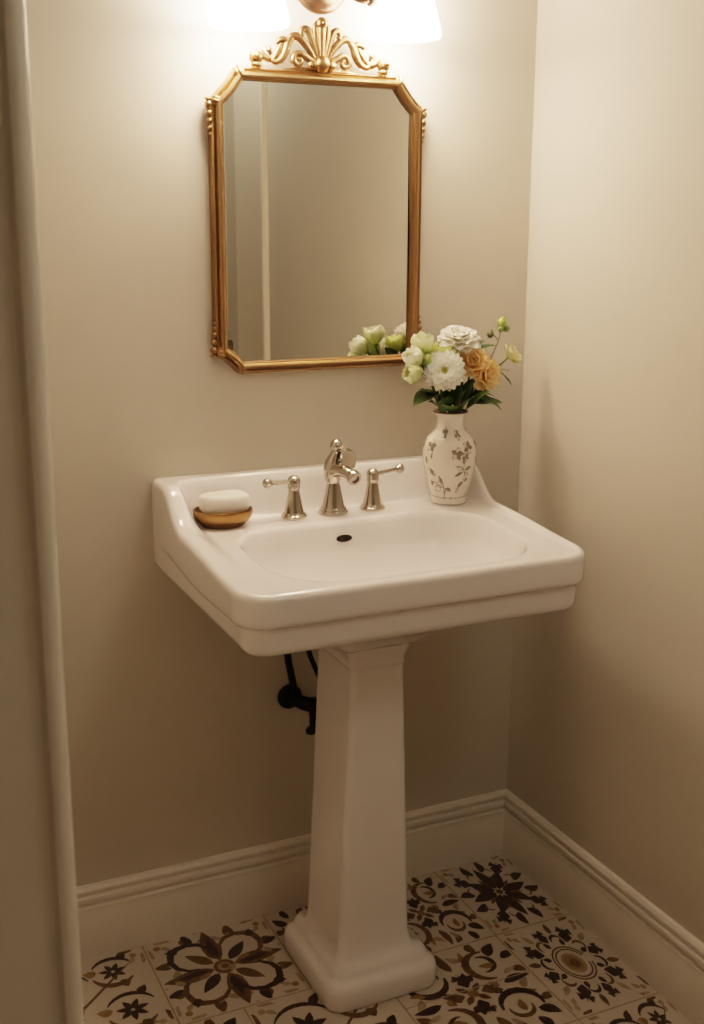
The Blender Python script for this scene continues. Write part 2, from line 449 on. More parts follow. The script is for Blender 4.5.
sink = thing('pedestal_sink', (XC, -0.25, 0), 'white porcelain pedestal sink with square tapered column, standing on patterned tiles', 'sink')
mb = MB()
# cross sections from the underside, up the stepped apron, over the rim and into the bowl
sects = []
def ring_pts(inset, z_of, fade=True):
    out = []
    for i, (x, y) in enumerate(OUT):
        k = inset if not fade else max(inset - .0135, 0) + min(inset, .0135) * min(1, max(0, (-y - .03) / .38))
        nx, ny = NRM[i]
        yy = min(y - ny * k, 0.0)
        if y > -1e-6: yy = 0.0
        xx = x - nx * k
        if y > -1e-6 and nx == 0:
            kk = inset * 0.02 if fade else inset
            xx = min(max(x, XL + kk), XR - kk)
        out.append((xx, yy, z_of(x, y)))
    return out
zs = lambda y: lerp(0.819, 0.846, sstep(-0.30, -0.02, y))    # step between the two bands
zb_ = lambda y: 0.7715 + 0.0235 * min(1, max(0, (y + 0.47) / 0.47))
# bowl underside closing on the column head
PCY = -0.25
for t in (1.0, 0.93, 0.86, 0.78, 0.7, 0.6, 0.5, 0.4, 0.3, 0.2, 0.12, 0.05):
    out = []
    for i, (x, y) in enumerate(OUT):
        nx, ny = NRM[i]
        xo, yo = x - nx * 0.034, min(y - ny * 0.034, 0.0)
        if y > -1e-6: xo, yo = min(max(x, XL + .034), XR - .034), 0.0
        ang = math.atan2(yo - PCY, xo - XC)
        xi, yi = XC + 0.070 * math.cos(ang), PCY + 0.080 * math.sin(ang)
        out.append((lerp(xo, xi, t), lerp(yo, yi, t) if y < -1e-6 else lerp(yo, yi, t), 0.0))
        xo, yo, _ = out[-1]
        rx, ry = max(abs(xo - XC) - .066, 0), max(abs(yo + 0.230) - .090, 0)
        g_ = max(0, 1 - math.hypot(rx, ry) / .150)
        out[-1] = (xo, yo, zb_(y) - .002 - (zb_(y) - .690) * g_ ** 1.3)
    sects.append(out)
sects.append(ring_pts(0.026, lambda x, y: zb_(y) - 0.001))
sects.append(ring_pts(0.0195, lambda x, y: zb_(y) + 0.002))
sects.append(ring_pts(0.0150, lambda x, y: zb_(y) + 0.008))
sects.append(ring_pts(0.0135, lambda x, y: zb_(y) + 0.016))
sects.append(ring_pts(0.0130, lambda x, y: zs(y) - 0.006))
sects.append(ring_pts(0.0125, lambda x, y: zs(y) - 0.001))
sects.append(ring_pts(0.0105, lambda x, y: zs(y) + 0.0012))
sects.append(ring_pts(0.0050, lambda x, y: zs(y) + 0.0030))
sects.append(ring_pts(0.0012, lambda x, y: zs(y) + 0.0070))
sects.append(ring_pts(0.0, lambda x, y: zs(y) + 0.013))
for t in (0.4, 0.8):
    sects.append([(x, y, lerp(zs(y) + 0.013, max(top_z(x, y), zs(y) + .014), t)) for x, y in OUT])
# over the rim: rings slide from the outline to a short line inside the bowl
S = []
for k in range(9): S.append(ER * 1.1 * (1 - math.cos(PI / 2 * k / 8)) / 0.25)
for k in range(1, 42): S.append(S[8] + (0.42 - S[8]) * k / 41)
for k in range(1, 34): S.append(0.42 + 0.575 * k / 33)
for s_ in S:
    out = []
    for (x, y) in OUT:
        xi = XC + (x - XC) * 0.16; yi = BY + (y - BY) * 0.03
        px, py = lerp(x, xi, s_), lerp(y, yi, s_)
        out.append((px, py, top_z(px, py)))
    sects.append(out)
mb.rings(sects, 0, True, True, True)
for v in range(len(mb.v)):
    x, y, z = mb.v[v]
    if y > -0.0008: mb.v[v] = (x, -0.0008, z)
basin = put(mb, 'basin', M['porcelain'], sink, sharp=60)
# overflow slot on the back wall of the bowl
def surf_n(x, y):
    e = 0.002
    n = Vector(((top_z(x - e, y) - top_z(x + e, y)) / (2 * e), (top_z(x, y - e) - top_z(x, y + e)) / (2 * e), 1)); return n.normalized()
oy = -0.1655; ox = XC - 0.004
zc = top_z(ox, oy); n = surf_n(ox, oy)
mb = MB()
e1 = Vector((1, 0, 0)); e2 = n.cross(e1).normalized()
cpt = Vector((ox, oy, zc)) + n * 0.0012
def oval(cx_, r1, r2, mi, lift=0.0, nn=20):
    c0 = cpt + e1 * cx_ + n * lift
    mb.rings([[c0 + e1 * (r1 * k * math.cos(2 * PI * q / nn)) + e2 * (r2 * k * math.sin(2 * PI * q / nn)) + n * h for q in range(nn)] for k, h in ((1.12, -0.004), (1.08, 0.0005), (0.95, 0.001), (0.8, -0.0002))], mi, True, False, True)
oval(0.0, 0.0150, 0.0064, 0)
for sx in (-.0072, .0065): mb.ball(cpt + e1 * sx + n * 0.0012, 0.0042, 10, 0, (1, .5, 1))
tag(put(mb, 'overflow_hole', M['dark_slot'], basin), 'dark oval overflow slot')
# pedestal column
def rring(hx, hy, r, z, cx=XC, cy=PCY, n=9):
    out = []
    r = min(r, hx * .98, hy * .98)
    for qx, qy, a0 in ((1, 1, 0), (-1, 1, PI / 2), (-1, -1, PI), (1, -1, 1.5 * PI)):
        for i in range(n + 1):
            a = a0 + PI / 2 * i / n
            out.append((cx + qx * (hx - r) + r * math.cos(a), cy + qy * (hy - r) + r * math.sin(a), z))
    return out
mb = MB()
bx, by, hx0, hy0 = -0.5015, -0.251, 0.1185, 0.1320     # foot centre and half sizes
pp = []
for ins, rr_, z in ((.0085, .030, .0003), (.0025, .034, .002), (0, .036, .008), (0, .036, .036), (.002, .036, .044), (.0065, .034, .051), (.013, .030, .056), (.016, .028, .060), (.018, .027, .066), (.021, .025, .072), (.0265, .022, .079)):
    pp.append((bx, by, hx0 - ins, hy0 - ins, rr_, z))
cb = (-0.5095, -0.2620, .0780, .0865); ctp = (-0.4925, -0.2300, .0535, .0820)
c2 = (-0.5095, -0.2600, .0745, .0830)
pp.append((cb[0], cb[1], cb[2] + .0035, cb[3] + .003, .019, .086)); pp.append((cb[0], cb[1], cb[2], cb[3], .017, .094))
for k in range(14):
    t = k / 13
    pp.append((lerp(c2[0], ctp[0], t), lerp(c2[1], ctp[1], t), lerp(c2[2], ctp[2], t), lerp(c2[3], ctp[3], t), lerp(.015, .012, t), lerp(.112, .645, t)))
for g_, z in ((0, .648), (.0022, .651), (.0030, .654), (.0022, .657), (.0018, .660), (.0035, .668), (.0070, .677), (.0110, .685), (.0145, .692), (.0165, .699), (.0165, .712)):
    pp.append((ctp[0], ctp[1], ctp[2] + g_, ctp[3] + g_ * .9, .013 + g_ * .4, z))
mb.rings([rring(c, d, rr_, z, a, b) for a, b, c, d, rr_, z in pp], 0, True, True, True)
put(mb, 'pedestal', M['porcelain'], sink, sharp=50)

DZ = 0.891  # height of the flat deck behind the bowl
# ------------------------------------------------------------------ faucet
FX, FY = -0.4895, -0.100
fa = thing('faucet', (FX, FY, DZ), 'polished nickel sink spout with ball finial, between the two lever taps', 'faucet')
mb = MB(); mb.lathe([(.0005, .0004), (.0275, .0004), (.0288, .002), (.0288, .0065), (.0275, .0085), (.0255, .009), (.0252, .0125), (.0235, .0145), (.0005, .015)], 36, (FX, FY, DZ))
put(mb, 'base_flange', M['nickel'], fa, sharp=40)
mb = MB(); mb.lathe([(.0005, .013), (.0222, .014), (.0215, .017), (.0182, .033), (.0150, .049), (.0125, .061), (.0125, .064), (.0140, .068), (.0130, .074), (.0005, .077)], 32, (FX, FY, DZ))
put(mb, 'body', M['nickel'], fa, sharp=40)
mb = MB()
mb.tube([(FX - .0005, FY, DZ + .062), (FX - .002, FY + .001, DZ + .080), (FX - .0015, FY + .001, DZ + .098), (FX + .003, FY, DZ + .113), (FX + .0065, FY, DZ + .121)], [.0125, .0175, .0155, .0108, .0085], 20)
# spout nose reaching out over the bowl and turning down
mb.tube([(FX - .004, FY, DZ + .082), (FX + .003, FY - .020, DZ + .089), (FX + .010, FY - .042, DZ + .088), (FX + .016, FY - .060, DZ + .080)], [.0130, .0120, .0110, .0112], 20)
put(mb, 'spout', M['nickel'], fa, sharp=50)
mb = MB(); mb.lathe([(.0085, -.012), (.0128, -.011), (.0140, -.006), (.0140, .003), (.0128, .005), (.0085, .005), (.0080, .001), (.0005, .000)], 24, (FX + .016, FY - .061, DZ + .0805), axis=(.22, -.85, -.42))
put(mb, 'aerator', M['nickel'], fa, sharp=40)
mb = MB(); mb.tube([(FX + .006, FY - .006, DZ + .103), (FX + .016, FY - .008, DZ + .108)], [.006, .007], 12)
mb.lathe([(.0005, -.0032), (.0140, -.0032), (.0165, -.001), (.0165, .001), (.0140, .0032), (.0110, .0040), (.0075, .0028), (.0005, .0040)], 26, (FX + .024, FY - .016, DZ + .1085), axis=(.35, -.88, .30), sx=1.28, sy=1.28)
put(mb, 'lift_disc', M['nickel'], fa, sharp=40)
mb = MB(); mb.lathe([(.0005, .116), (.0086, .118), (.0070, .122), (.0060, .125), (.0090, .129), (.0125, .135), (.0130, .140), (.0105, .146), (.0060, .150), (.0005, .152)], 24, (FX + .0065, FY, DZ - .0055))
put(mb, 'finial', M['nickel'], fa, sharp=50)
mb = MB(); mb.lathe([(.0095, -.0022), (.0108, -.0015), (.0108, .0015), (.0095, .0022)], 20, (FX + .0055, FY, DZ + .1155), axis=(-.5, 0, .86))
tag(put(mb, 'collar', M['bronze'], fa), 'dark collar ring')

def tap(x, label, sgn, tipdir):
    t = thing('tap_handle', (x, FY, DZ), label, 'tap', 'lever taps either side of the spout')
    mb = MB(); mb.lathe([(.0005, .0004), (.0238, .0004), (.0250, .002), (.0250, .0058), (.0238, .0075), (.0220, .008), (.0216, .0105), (.0200, .012), (.0005, .0125)], 32, (x, FY, DZ))
    put(mb, 'base_flange', M['nickel'], t, sharp=40)
    mb = MB(); mb.lathe([(.0005, .011), (.0188, .012), (.0182, .015), (.0150, .030), (.0120, .046), (.0108, .054), (.0108, .056), (.0122, .059), (.0122, .063), (.0118, .066), (.0128, .072), (.0105, .078), (.0065, .0815), (.0005, .082)], 28, (x, FY, DZ))
    put(mb, 'body', M['nickel'], t, sharp=40)
    tip = Vector((x, FY, DZ + .071)) + Vector(tipdir)
    a = Vector((x, FY, DZ + .070))
    d = (tip - a).normalized()
    mb = MB(); mb.tube([a + d * .006, a + d * .016, a + d * .032, tip - d * .004], [.0062, .0042, .0038, .0046], 14)
    lv = put(mb, 'lever', M['nickel'], t)
    mb = MB(); mb.lathe([(.0005, -.010), (.0050, -.0095), (.0060, -.007), (.0085, -.004), (.0098, .000), (.0085, .005), (.0050, .008), (.0005, .009)], 20, tip, axis=tuple(d))
    put(mb, 'lever_knob', M['nickel'], lv, sharp=50)
    return t
tap(-0.5715, 'nickel lever tap nearer the soap dish, lever pointing left', -1, (-.0585, -.012, .0035))
tap(-0.4055, 'nickel lever tap nearer the flower vase, lever pointing right', 1, (.066, .012, .0035))

# ------------------------------------------------------------------ soap dish and soap
DX, DY = -0.7125, -0.0965
sd = MB()
sd.lathe([(.0005, .0006), (.036, .0006), (.040, .0016), (.0415, .004), (.0420, .0055), (.0470, .0085), (.0520, .0135), (.0545, .0195), (.0555, .0255), (.0560, .0290), (.0552, .0308), (.0535, .0305), (.0515, .027), (.0490, .021), (.0440, .0160), (.0300, .0130), (.0005, .0125)], 56, (0, 0, 0), sy=0.9)
dish = sd.build('soap_dish', M['brass'], loc=(DX, DY, DZ), sharp=50)
tag(dish, 'round gold metal soap dish on the left end of the sink deck', 'soap dish')
sp = MB()
def sring(hx, hy, z, n=48, e=3.2):
    out = []; hx *= .975; z *= .86
    for k in range(n):
        a = 2 * PI * k / n; c, s_ = math.cos(a), math.sin(a)
        out.append((hx * math.copysign(abs(c) ** (2 / e), c), hy * math.copysign(abs(s_) ** (2 / e), s_), z))
    return out
sp.rings([sring(.036, .022, .0), sring(.042, .027, .0012), sring(.0455, .0305, .005), sring(.0470, .0315, .011), sring(.0475, .032, .022), sring(.0465, .031, .0315), sring(.0435, .0285, .0365), sring(.038, .024, .0388), sring(.024, .014, .0396), sring(.004, .003, .0398)], 0, True, True, True)
soap = sp.build('soap_bar', M['soap'], loc=(DX + .003, DY, DZ + 0.0262))
soap.rotation_euler = (0, 0, math.radians(3))
tag(soap, 'white rounded bar of soap lying in the gold dish', 'soap')

# ------------------------------------------------------------------ mirror
MXC = -0.4790
mir = thing('wall_mirror', (MXC, -0.004, 1.163), 'gold framed wall mirror with clipped corners and a carved crest', 'mirror')
L_, R_, T_, B_ = -0.6925, -0.2655, 1.7070, 1.160
ct = [(0.055, 0.052), (0.044, 0.036)]
def cove(a, b, cx_, k=0.12, n=4):
    out = []
    for i in range(n + 1):
        t = i / n; m_ = math.sin(PI * t) * k
        x = lerp(a[0], b[0], t); y = lerp(a[1], b[1], t)
        out.append((x + (cx_[0] - x) * m_, y + (cx_[1] - y) * m_))
    return out
cen = (MXC, (T_ + B_) / 2)
octo = cove((L_, T_ - .056), (L_ + .048, T_), cen, .010) + cove((R_ - .048, T_), (R_, T_ - .056), cen, .010) + cove((R_, B_ + .008), (R_ - .008, B_), cen, .0) + cove((L_ + .044, B_), (L_, B_ + .036), cen, .012)
def offset_poly(P, d):
    out = []; n_ = len(P)
    for i in range(n_):
        a, b, c = Vector(P[i - 1]), Vector(P[i]), Vector(P[(i + 1) % n_])
        d1 = (b - a).normalized(); d2 = (c - b).normalized()
        n1 = Vector((d1.y, -d1.x)); n2 = Vector((d2.y, -d2.x))
        bis = (n1 + n2); bis = bis / max(bis.dot(n1), .3)
        out.append(b + bis * d)
    return out
FP = [(0, -.001), (0.0, -.016), (.0005, -.021), (.0028, -.0245), (.0055, -.0235), (.0066, -.0220), (.0080, -.0265), (.0110, -.0305), (.0145, -.0310), (.0180, -.0285), (.0195, -.0245), (.0205, -.0250), (.0220, -.0235), (.0225, -.0190), (.0228, -.0130)]
mb = MB()
rr = []
for d, y in FP: rr.append([(p[0], y, p[1]) for p in offset_poly(octo, d)])
mb.rings(rr, 0, True)
put(mb, 'frame', M['gold'], mir, sharp=35)
mb = MB()
gi = offset_poly(octo, 0.0215)
i0 = [mb.vert((p[0], -.0145, p[1])) for p in gi]; mb.face(list(reversed(i0)))
i1 = [mb.vert((p[0], -.001, p[1])) for p in gi]; mb.face(i1)
for k in range(len(gi)): mb.face((i0[k], i0[(k + 1) % len(gi)], i1[(k + 1) % len(gi)], i1[k]))
glass = tag(put(mb, 'mirror_glass', M['mirror'], mir, smooth=False), 'silvered mirror glass')
mb = MB(); mb.face([mb.vert((-.6635 + .0075 * math.cos(2 * PI * k / 20) * (1 - .15 * math.cos(4 * PI * k / 20)), -.0149, 1.2125 + .0115 * math.sin(2 * PI * k / 20))) for k in range(20)])  # small dark grey-green disc just in front of the glass
tag(put(mb, 'dark_spot', M['glass_spot'], glass, smooth=False), 'dark spot in the lower corner of the glass')
def collar(p, d, r):
    m_ = MB()
    for k, rr_ in ((-.0055, .80), (0, 1.0), (.0055, .80)):
        q = Vector((p[0] + d[0] * k, -.018, p[1] + d[1] * k)); dd = Vector((d[0], 0, d[1]))
        m_.lathe([(r * .9 * rr_, -.0028), (r * rr_, -.0012), (r * rr_, .0012), (r * .9 * rr_, .0028)], 18, q, axis=tuple(dd))
    put(m_, 'corner_collar', M['gold'], mir)
mid = offset_poly(octo, 0.011)
for k in (4, 5): collar(mid[k], (1, .15 if k == 4 else -.15) if True else 0, .0145)
for k, dr in ((0, (.25, 1)), (9, (-.25, 1)), (19, (.25, 1)), (15, (1, .2))): collar(mid[k], Vector(dr).normalized(), .0125)
def beads(x, z, dz, sg):
    m_ = MB(); zz = z
    for k, r in enumerate((.0085, .0075, .0068, .0055, .004)):
        m_.ball((x + sg * (.002 - .0006 * k), -.0165, zz), r, 14, 0, (0.9, 1, .85)); zz += dz * r * 1.75
    m_.ball((x + sg * .003, -.0165, z - dz * .010), .0065, 12, 0, (1, 1, .5))
    put(m_, 'bead_ornament', M['gold'], mir)
beads(L_ - .001, T_ - .066, -1, -1); beads(R_ + .001, T_ - .066, -1, 1); beads(L_ - .001, B_ + .046, 1, -1); beads(R_ + .001, B_ + .046, 1, 1)
# carved crest: fan of flutes, scrolls and leaf strands
mb = MB()
CS = 0.000448
CZ = T_ - 0.001
SQ = ((0, 1, 0), 0.75)
def cp(u, v): return (MXC + u * CS, -.020, CZ + v * CS)
def strand(pts, rad, y=0.0, sg=1):
    mb.tube([(MXC + sg * u * CS, -.020 + y, CZ + v * CS * .9) for u, v in pts], [r * CS * 1.18 for r in rad], 10, 0, SQ)
# central flutes
strand([(0, 20), (0, 90), (0, 150), (0, 196)], [6, 11, 15, 17], -.004)
mb.ball((MXC, -.025, CZ + 206 * CS * .9), 25 * CS, 14, 0, (1, .7, 1)); mb.ball((MXC + 2 * CS, -.033, CZ + 206 * CS * .9), 11 * CS, 10)
for sg in (1, -1):
    strand([(4, 22), (14, 90), (24, 150), (26, 190), (14, 214)], [6, 10, 13, 12, 8], -.002, sg)
    strand([(8, 24), (28, 90), (42, 140), (56, 172), (74, 180), (86, 164), (80, 146)], [7, 10, 12, 13, 12, 11, 12], 0, sg)
    strand([(12, 26), (46, 84), (78, 126), (104, 146), (128, 142), (140, 124), (132, 112)], [8, 12, 14, 14, 13, 11, 12], .001, sg)
    strand([(20, 34), (50, 46), (74, 62), (96, 74), (118, 64), (124, 40), (108, 26), (92, 34), (94, 48), (104, 50)], [12, 12, 12, 11, 11, 11, 10, 9, 9, 9], -.003, sg)
    strand([(128, 138), (146, 112), (154, 84), (166, 56), (180, 30)], [11, 15, 15, 13, 7], 0, sg)
    strand([(140, 112), (158, 80), (176, 46), (200, 30), (214, 40), (196, 66)], [7, 9, 10, 10, 8, 5], -.002, sg)
    strand([(148, 118), (164, 128), (186, 122), (196, 108)], [9, 12, 10, 5], -.001, sg)
    strand([(170, 116), (184, 86), (204, 56), (226, 44), (248, 52), (262, 70), (272, 66)], [8, 12, 13, 13, 12, 11, 10], .001, sg)
    mb.ball((MXC + sg * 284 * CS, -.021, CZ + 46 * CS * .9), 29 * CS, 14, 0, (1, .8, 1)); mb.ball((MXC + sg * 290 * CS, -.031, CZ + 50 * CS * .9), 13 * CS, 10)
    mb.ball((MXC + sg * 282 * CS, -.021, CZ + 16 * CS * .9), 22 * CS, 12, 0, (1.1, .8, .8))
    strand([(222, 62), (228, 82), (238, 98)], [5, 11, 3], -.001, sg)
    mb.ball((MXC + sg * 40 * CS, -.026, CZ + 26 * CS * .9), 24 * CS, 12, 0, (1.1, .7, .8))
mb.ball((MXC, -.028, CZ + 34 * CS * .9), 32 * CS, 14, 0, (1, .7, 1)); mb.ball((MXC, -.026, CZ + 8 * CS * .9), 20 * CS, 12, 0, (1.3, .7, .6))
strand([(-170, -2), (-90, 6), (0, 0), (90, 6), (170, -2)], [6, 9, 9, 9, 6], .002)
tag(put(mb, 'crest', M['goldpale'], mir), 'carved gold shell and scroll crest')

# ------------------------------------------------------------------ vanity light above the mirror
vl = thing('vanity_light', (-0.474, -0.002, 1.86), 'bronze wall light with two glowing white glass shades above the mirror', 'wall light')
LXc = -0.474
mb = MB(); mb.lathe([(.0005, .001), (.052, .001), (.054, .004), (.053, .009), (.048, .012), (.044, .013), (.041, .018), (.032, .023), (.016, .026), (.012, .034), (.0005, .035)], 40, (LXc, -.001, 1.861), axis=(0, -1, 0))
bpl = put(mb, 'backplate', M['fixture'], vl, sharp=50)
SHX = (-0.640, -0.342)
for sx in SHX:
    sg = 1 if sx > LXc else -1
    mb = MB()
    mb.tube([(LXc + sg * .006, -.033, 1.861), (LXc + sg * .030, -.060, 1.838), (LXc + sg * .060, -.075, 1.826), (LXc + sg * .085, -.080, 1.842), (LXc + sg * .105, -.080, 1.885), (LXc + sg * .128, -.080, 1.922), (sx, -.080, 1.925), (sx, -.080, 1.905)], [.007, .007, .0075, .007, .006, .006, .006, .007], 14)
    mb.ball((LXc + sg * .070, -.077, 1.824), .0115, 14, 0, (1, .9, .9))
    put(mb, 'arm', M['fixture'], vl)
    mb = MB(); mb.lathe([(.0005, .03), (.010, .03), (.020, .024), (.028, .012), (.030, .0), (.0005, -.002)], 28, (sx, -.08, 1.890))
    put(mb, 'shade_cap', M['fixture'], vl, sharp=50)
    mb = MB()
    outer = [(.029, 1.890), (.036, 1.878), (.046, 1.858), (.054, 1.836), (.061, 1.812), (.0665, 1.792), (.0700, 1.778), (.0705, 1.771), (.0685, 1.7665)]
    inner = [(.0655, 1.768), (.0650, 1.778), (.0615, 1.792), (.056, 1.812), (.049, 1.836), (.041, 1.858), (.031, 1.878), (.024, 1.888)]
    pts = outer + inner
    mb.rings([[(sx + r * math.cos(2 * PI * k / 40), -.08 + r * math.sin(2 * PI * k / 40), z) for k in range(40)] for r, z in pts], 0, True)
    tag(put(mb, 'glass_shade', M['shade'], vl), 'glowing frosted glass shade')
    mb = MB(); mb.lathe([(.010, 1.888), (.011, 1.870), (.016, 1.852), (.021, 1.832), (.0215, 1.818), (.017, 1.804), (.008, 1.797), (.0005, 1.796)], 20, (sx, -.08, 0))
    put(mb, 'bulb', M['shade'], vl)

# ------------------------------------------------------------------ plumbing under the sink
vv = thing('shutoff_valve', (-0.545, -0.001, 0.484), 'dark bronze shutoff valve on the wall below the sink, beside the pedestal', 'valve')
mb = MB(); mb.lathe([(.0005, .0), (.0265, .0), (.0265, .003), (.023, .006), (.012, .009), (.0005, .0095)], 28, (-.545, -.001, .484), axis=(0, -1, 0))
put(mb, 'escutcheon', M['bronze'], vv, sharp=40)
mb = MB()
mb.tube([(-.544, -.004, .484), (-.541, -.020, .484), (-.530, -.040, .481), (-.515, -.052, .478)], [.0095, .0125, .0145, .0150], 18)
mb.tube([(-.515, -.052, .482), (-.512, -.058, .462), (-.514, -.060, .440)], [.0135, .0120, .0105], 16)
mb.lathe([(.0005, -.012), (.014, -.011), (.016, -.004), (.016, .006), (.012, .012), (.0005, .013)], 18, (-.513, -.053, .480))
put(mb, 'valve_body', M['bronze'], vv)
mb = MB(); mb.lathe([(.0005, -.008), (.010, -.007), (.0135, -.002), (.0135, .004), (.009, .008), (.0005, .009)], 20, (-.520, -.060, .428), axis=(-.6, -.75, -.3), sx=1.0, sy=.72)
mb.tube([(-.514, -.060, .444), (-.518, -.060, .432)], [.008, .008], 12)
put(mb, 'valve_handle', M['bronze'], vv, sharp=60)
mb = MB(); mb.tube([(-.541, -.020, .486), (-.545, -.026, .510), (-.553, -.032, .545), (-.562, -.038, .585), (-.566, -.044, .640), (-.567, -.05, .690), (-.567, -.055, .742)], [.0085, .0078, .0075, .0075, .0075, .0075, .0075], 14)
put(mb, 'supply_tube', M['bronze'], vv)
mb = MB(); mb.tube([(-.548, -.075, .722), (-.546, -.078, .69), (-.540, -.080, .640), (-.534, -.082, .606), (-.524, -.080, .580), (-.505, -.070, .540), (-.48, -.045, .490), (-.465, -.010, .476), (-.463, -.0015, .475)], .0052, 12)
ho = mb.build('supply_hose', M['bronze'])
tag(ho, 'thin black supply hose curving behind the top of the pedestal', 'hose')

# ------------------------------------------------------------------ vase
VX, VY = -0.2385, -0.108
vz = thing('flower_vase', (VX, VY, DZ), 'cream ceramic vase with grey brown sprig print, on the right end of the sink deck', 'vase')
VP = [(.0005, .0004), (.0375, .0004), (.0395, .0015), (.0405, .004), (.0400, .013), (.0392, .016), (.0410, .020), (.0450, .028), (.0500, .042), (.0545, .057), (.0585, .073), (.0612, .087), (.0622, .098), (.0616, .109), (.0592, .119),
      (.0545, .129), (.0475, .137), (.0400, .1435), (.0345, .149), (.0315, .155), (.0300, .163), (.0302, .171), (.0325, .177), (.0365, .1815), (.0390, .1840), (.0395, .1855), (.0385, .1868), (.0360, .1860), (.0310, .180), (.0270, .172), (.0265, .160), (.030, .150), (.045, .135), (.055, .11), (.05, .06), (.035, .02), (.0005, .015)]
mb = MB()
def vr(z):
    pr = VP[3:26]
    for (r0_, z0), (r1_, z1) in zip(pr, pr[1:]):
        if z0 <= z <= z1: return lerp(r0_, r1_, (z - z0) / max(z1 - z0, 1e-6))
    return pr[0][0] if z < pr[0][1] else pr[-1][0]
# smooth the outer profile a little by subdividing with Catmull-Rom
def smooth_prof(P, sub=3):
    out = []
    for i in range(len(P) - 1):
        p0, p1, p2, p3 = P[max(i - 1, 0)], P[i], P[i + 1], P[min(i + 2, len(P) - 1)]
        for k in range(sub):
            t = k / sub; t2, t3 = t * t, t * t * t
            out.append(tuple(max(0.0003, 0.5 * (2 * p1[j] + (p2[j] - p0[j]) * t + (2 * p0[j] - 5 * p1[j] + 4 * p2[j] - p3[j]) * t2 + (3 * p1[j] - p0[j] - 3 * p2[j] + p3[j]) * t3)) for j in (0, 1)))
    return out + [P[-1]]
VP = [(r_ * .872, z_) for r_, z_ in VP]
VS = smooth_prof(VP[2:24])
def vr(z):
    for (r0_, z0), (r1_, z1) in zip(VS, VS[1:]):
        if min(z0, z1) <= z <= max(z0, z1): return lerp(r0_, r1_, (z - z0) / (z1 - z0) if abs(z1 - z0) > 1e-9 else 0)
    return .04
mb.lathe(VP[:2] + VS + VP[24:], 64, (VX, VY, DZ))
th0 = math.atan2(-2.0, -1.152)        # the side of the vase that faces the doorway
def vpt(u, z, lift=.0004):
    """u: metres around the surface from the front line, z: metres above the base"""
    r = vr(z); a = th0 + u / 0.0535
    return (VX + (r + lift) * math.cos(a), VY + (r + lift) * math.sin(a), DZ + z)
lay = [0]
def vleaf(u, z, ang, L, w, open_=False, n=8):
    lay[0] = (lay[0] + 1) % 8; lift = .00035 + lay[0] * .00003
    c, s_ = math.cos(ang), math.sin(ang)
    up, dn = [], []
    for i in range(n + 1):
        t = i / n; x = L * t; ww = w * math.sin(PI * t) ** .8 if 0 < t < 1 else w * .05
        up.append((u + c * x - s_ * ww, z + s_ * x + c * ww)); dn.append((u + c * x + s_ * ww, z + s_ * x - c * ww))
    if not open_:
        for i in range(n):
            mb.face([mb.vert(vpt(*q, lift)) for q in (dn[i], dn[i + 1], up[i + 1], up[i])], 1)
    else:
        for E in (up, dn):
            for i in range(n): vline(E[i], E[i + 1], .0006, lift)
        vline((u, z), (u + c * L, z + s_ * L), .0005, lift)
def vline(a, b, w, lift=.0004):
    dx, dz = b[0] - a[0], b[1] - a[1]; l = max(math.hypot(dx, dz), 1e-6); nx, nz = -dz / l * w, dx / l * w
    mb.face([mb.vert(vpt(p, q, lift)) for p, q in ((a[0] - nx, a[1] - nz), (b[0] - nx, b[1] - nz), (b[0] + nx, b[1] + nz), (a[0] + nx, a[1] + nz))], 1)
def vcurve(pts, w):
    for a, b in zip(pts, pts[1:]):
        for k in range(3):
            vline((lerp(a[0], b[0], k / 3), lerp(a[1], b[1], k / 3)), (lerp(a[0], b[0], (k + 1) / 3), lerp(a[1], b[1], (k + 1) / 3)), w)
def cluster(u, z, s=1.0, a0=0.0):
    s *= 1.22
    for k in range(5):
        vleaf(u, z, a0 + k * 1.257, .0085 * s, .0028 * s, k % 2 == 1)
    vleaf(u, z, a0 + .6, .006 * s, .002 * s)
PX = 0.0002405    # metres per pixel of the close-up study of the print
def V(zx, zy): return ((zx - 340) * PX * 1.0, (905 - zy) * PX)
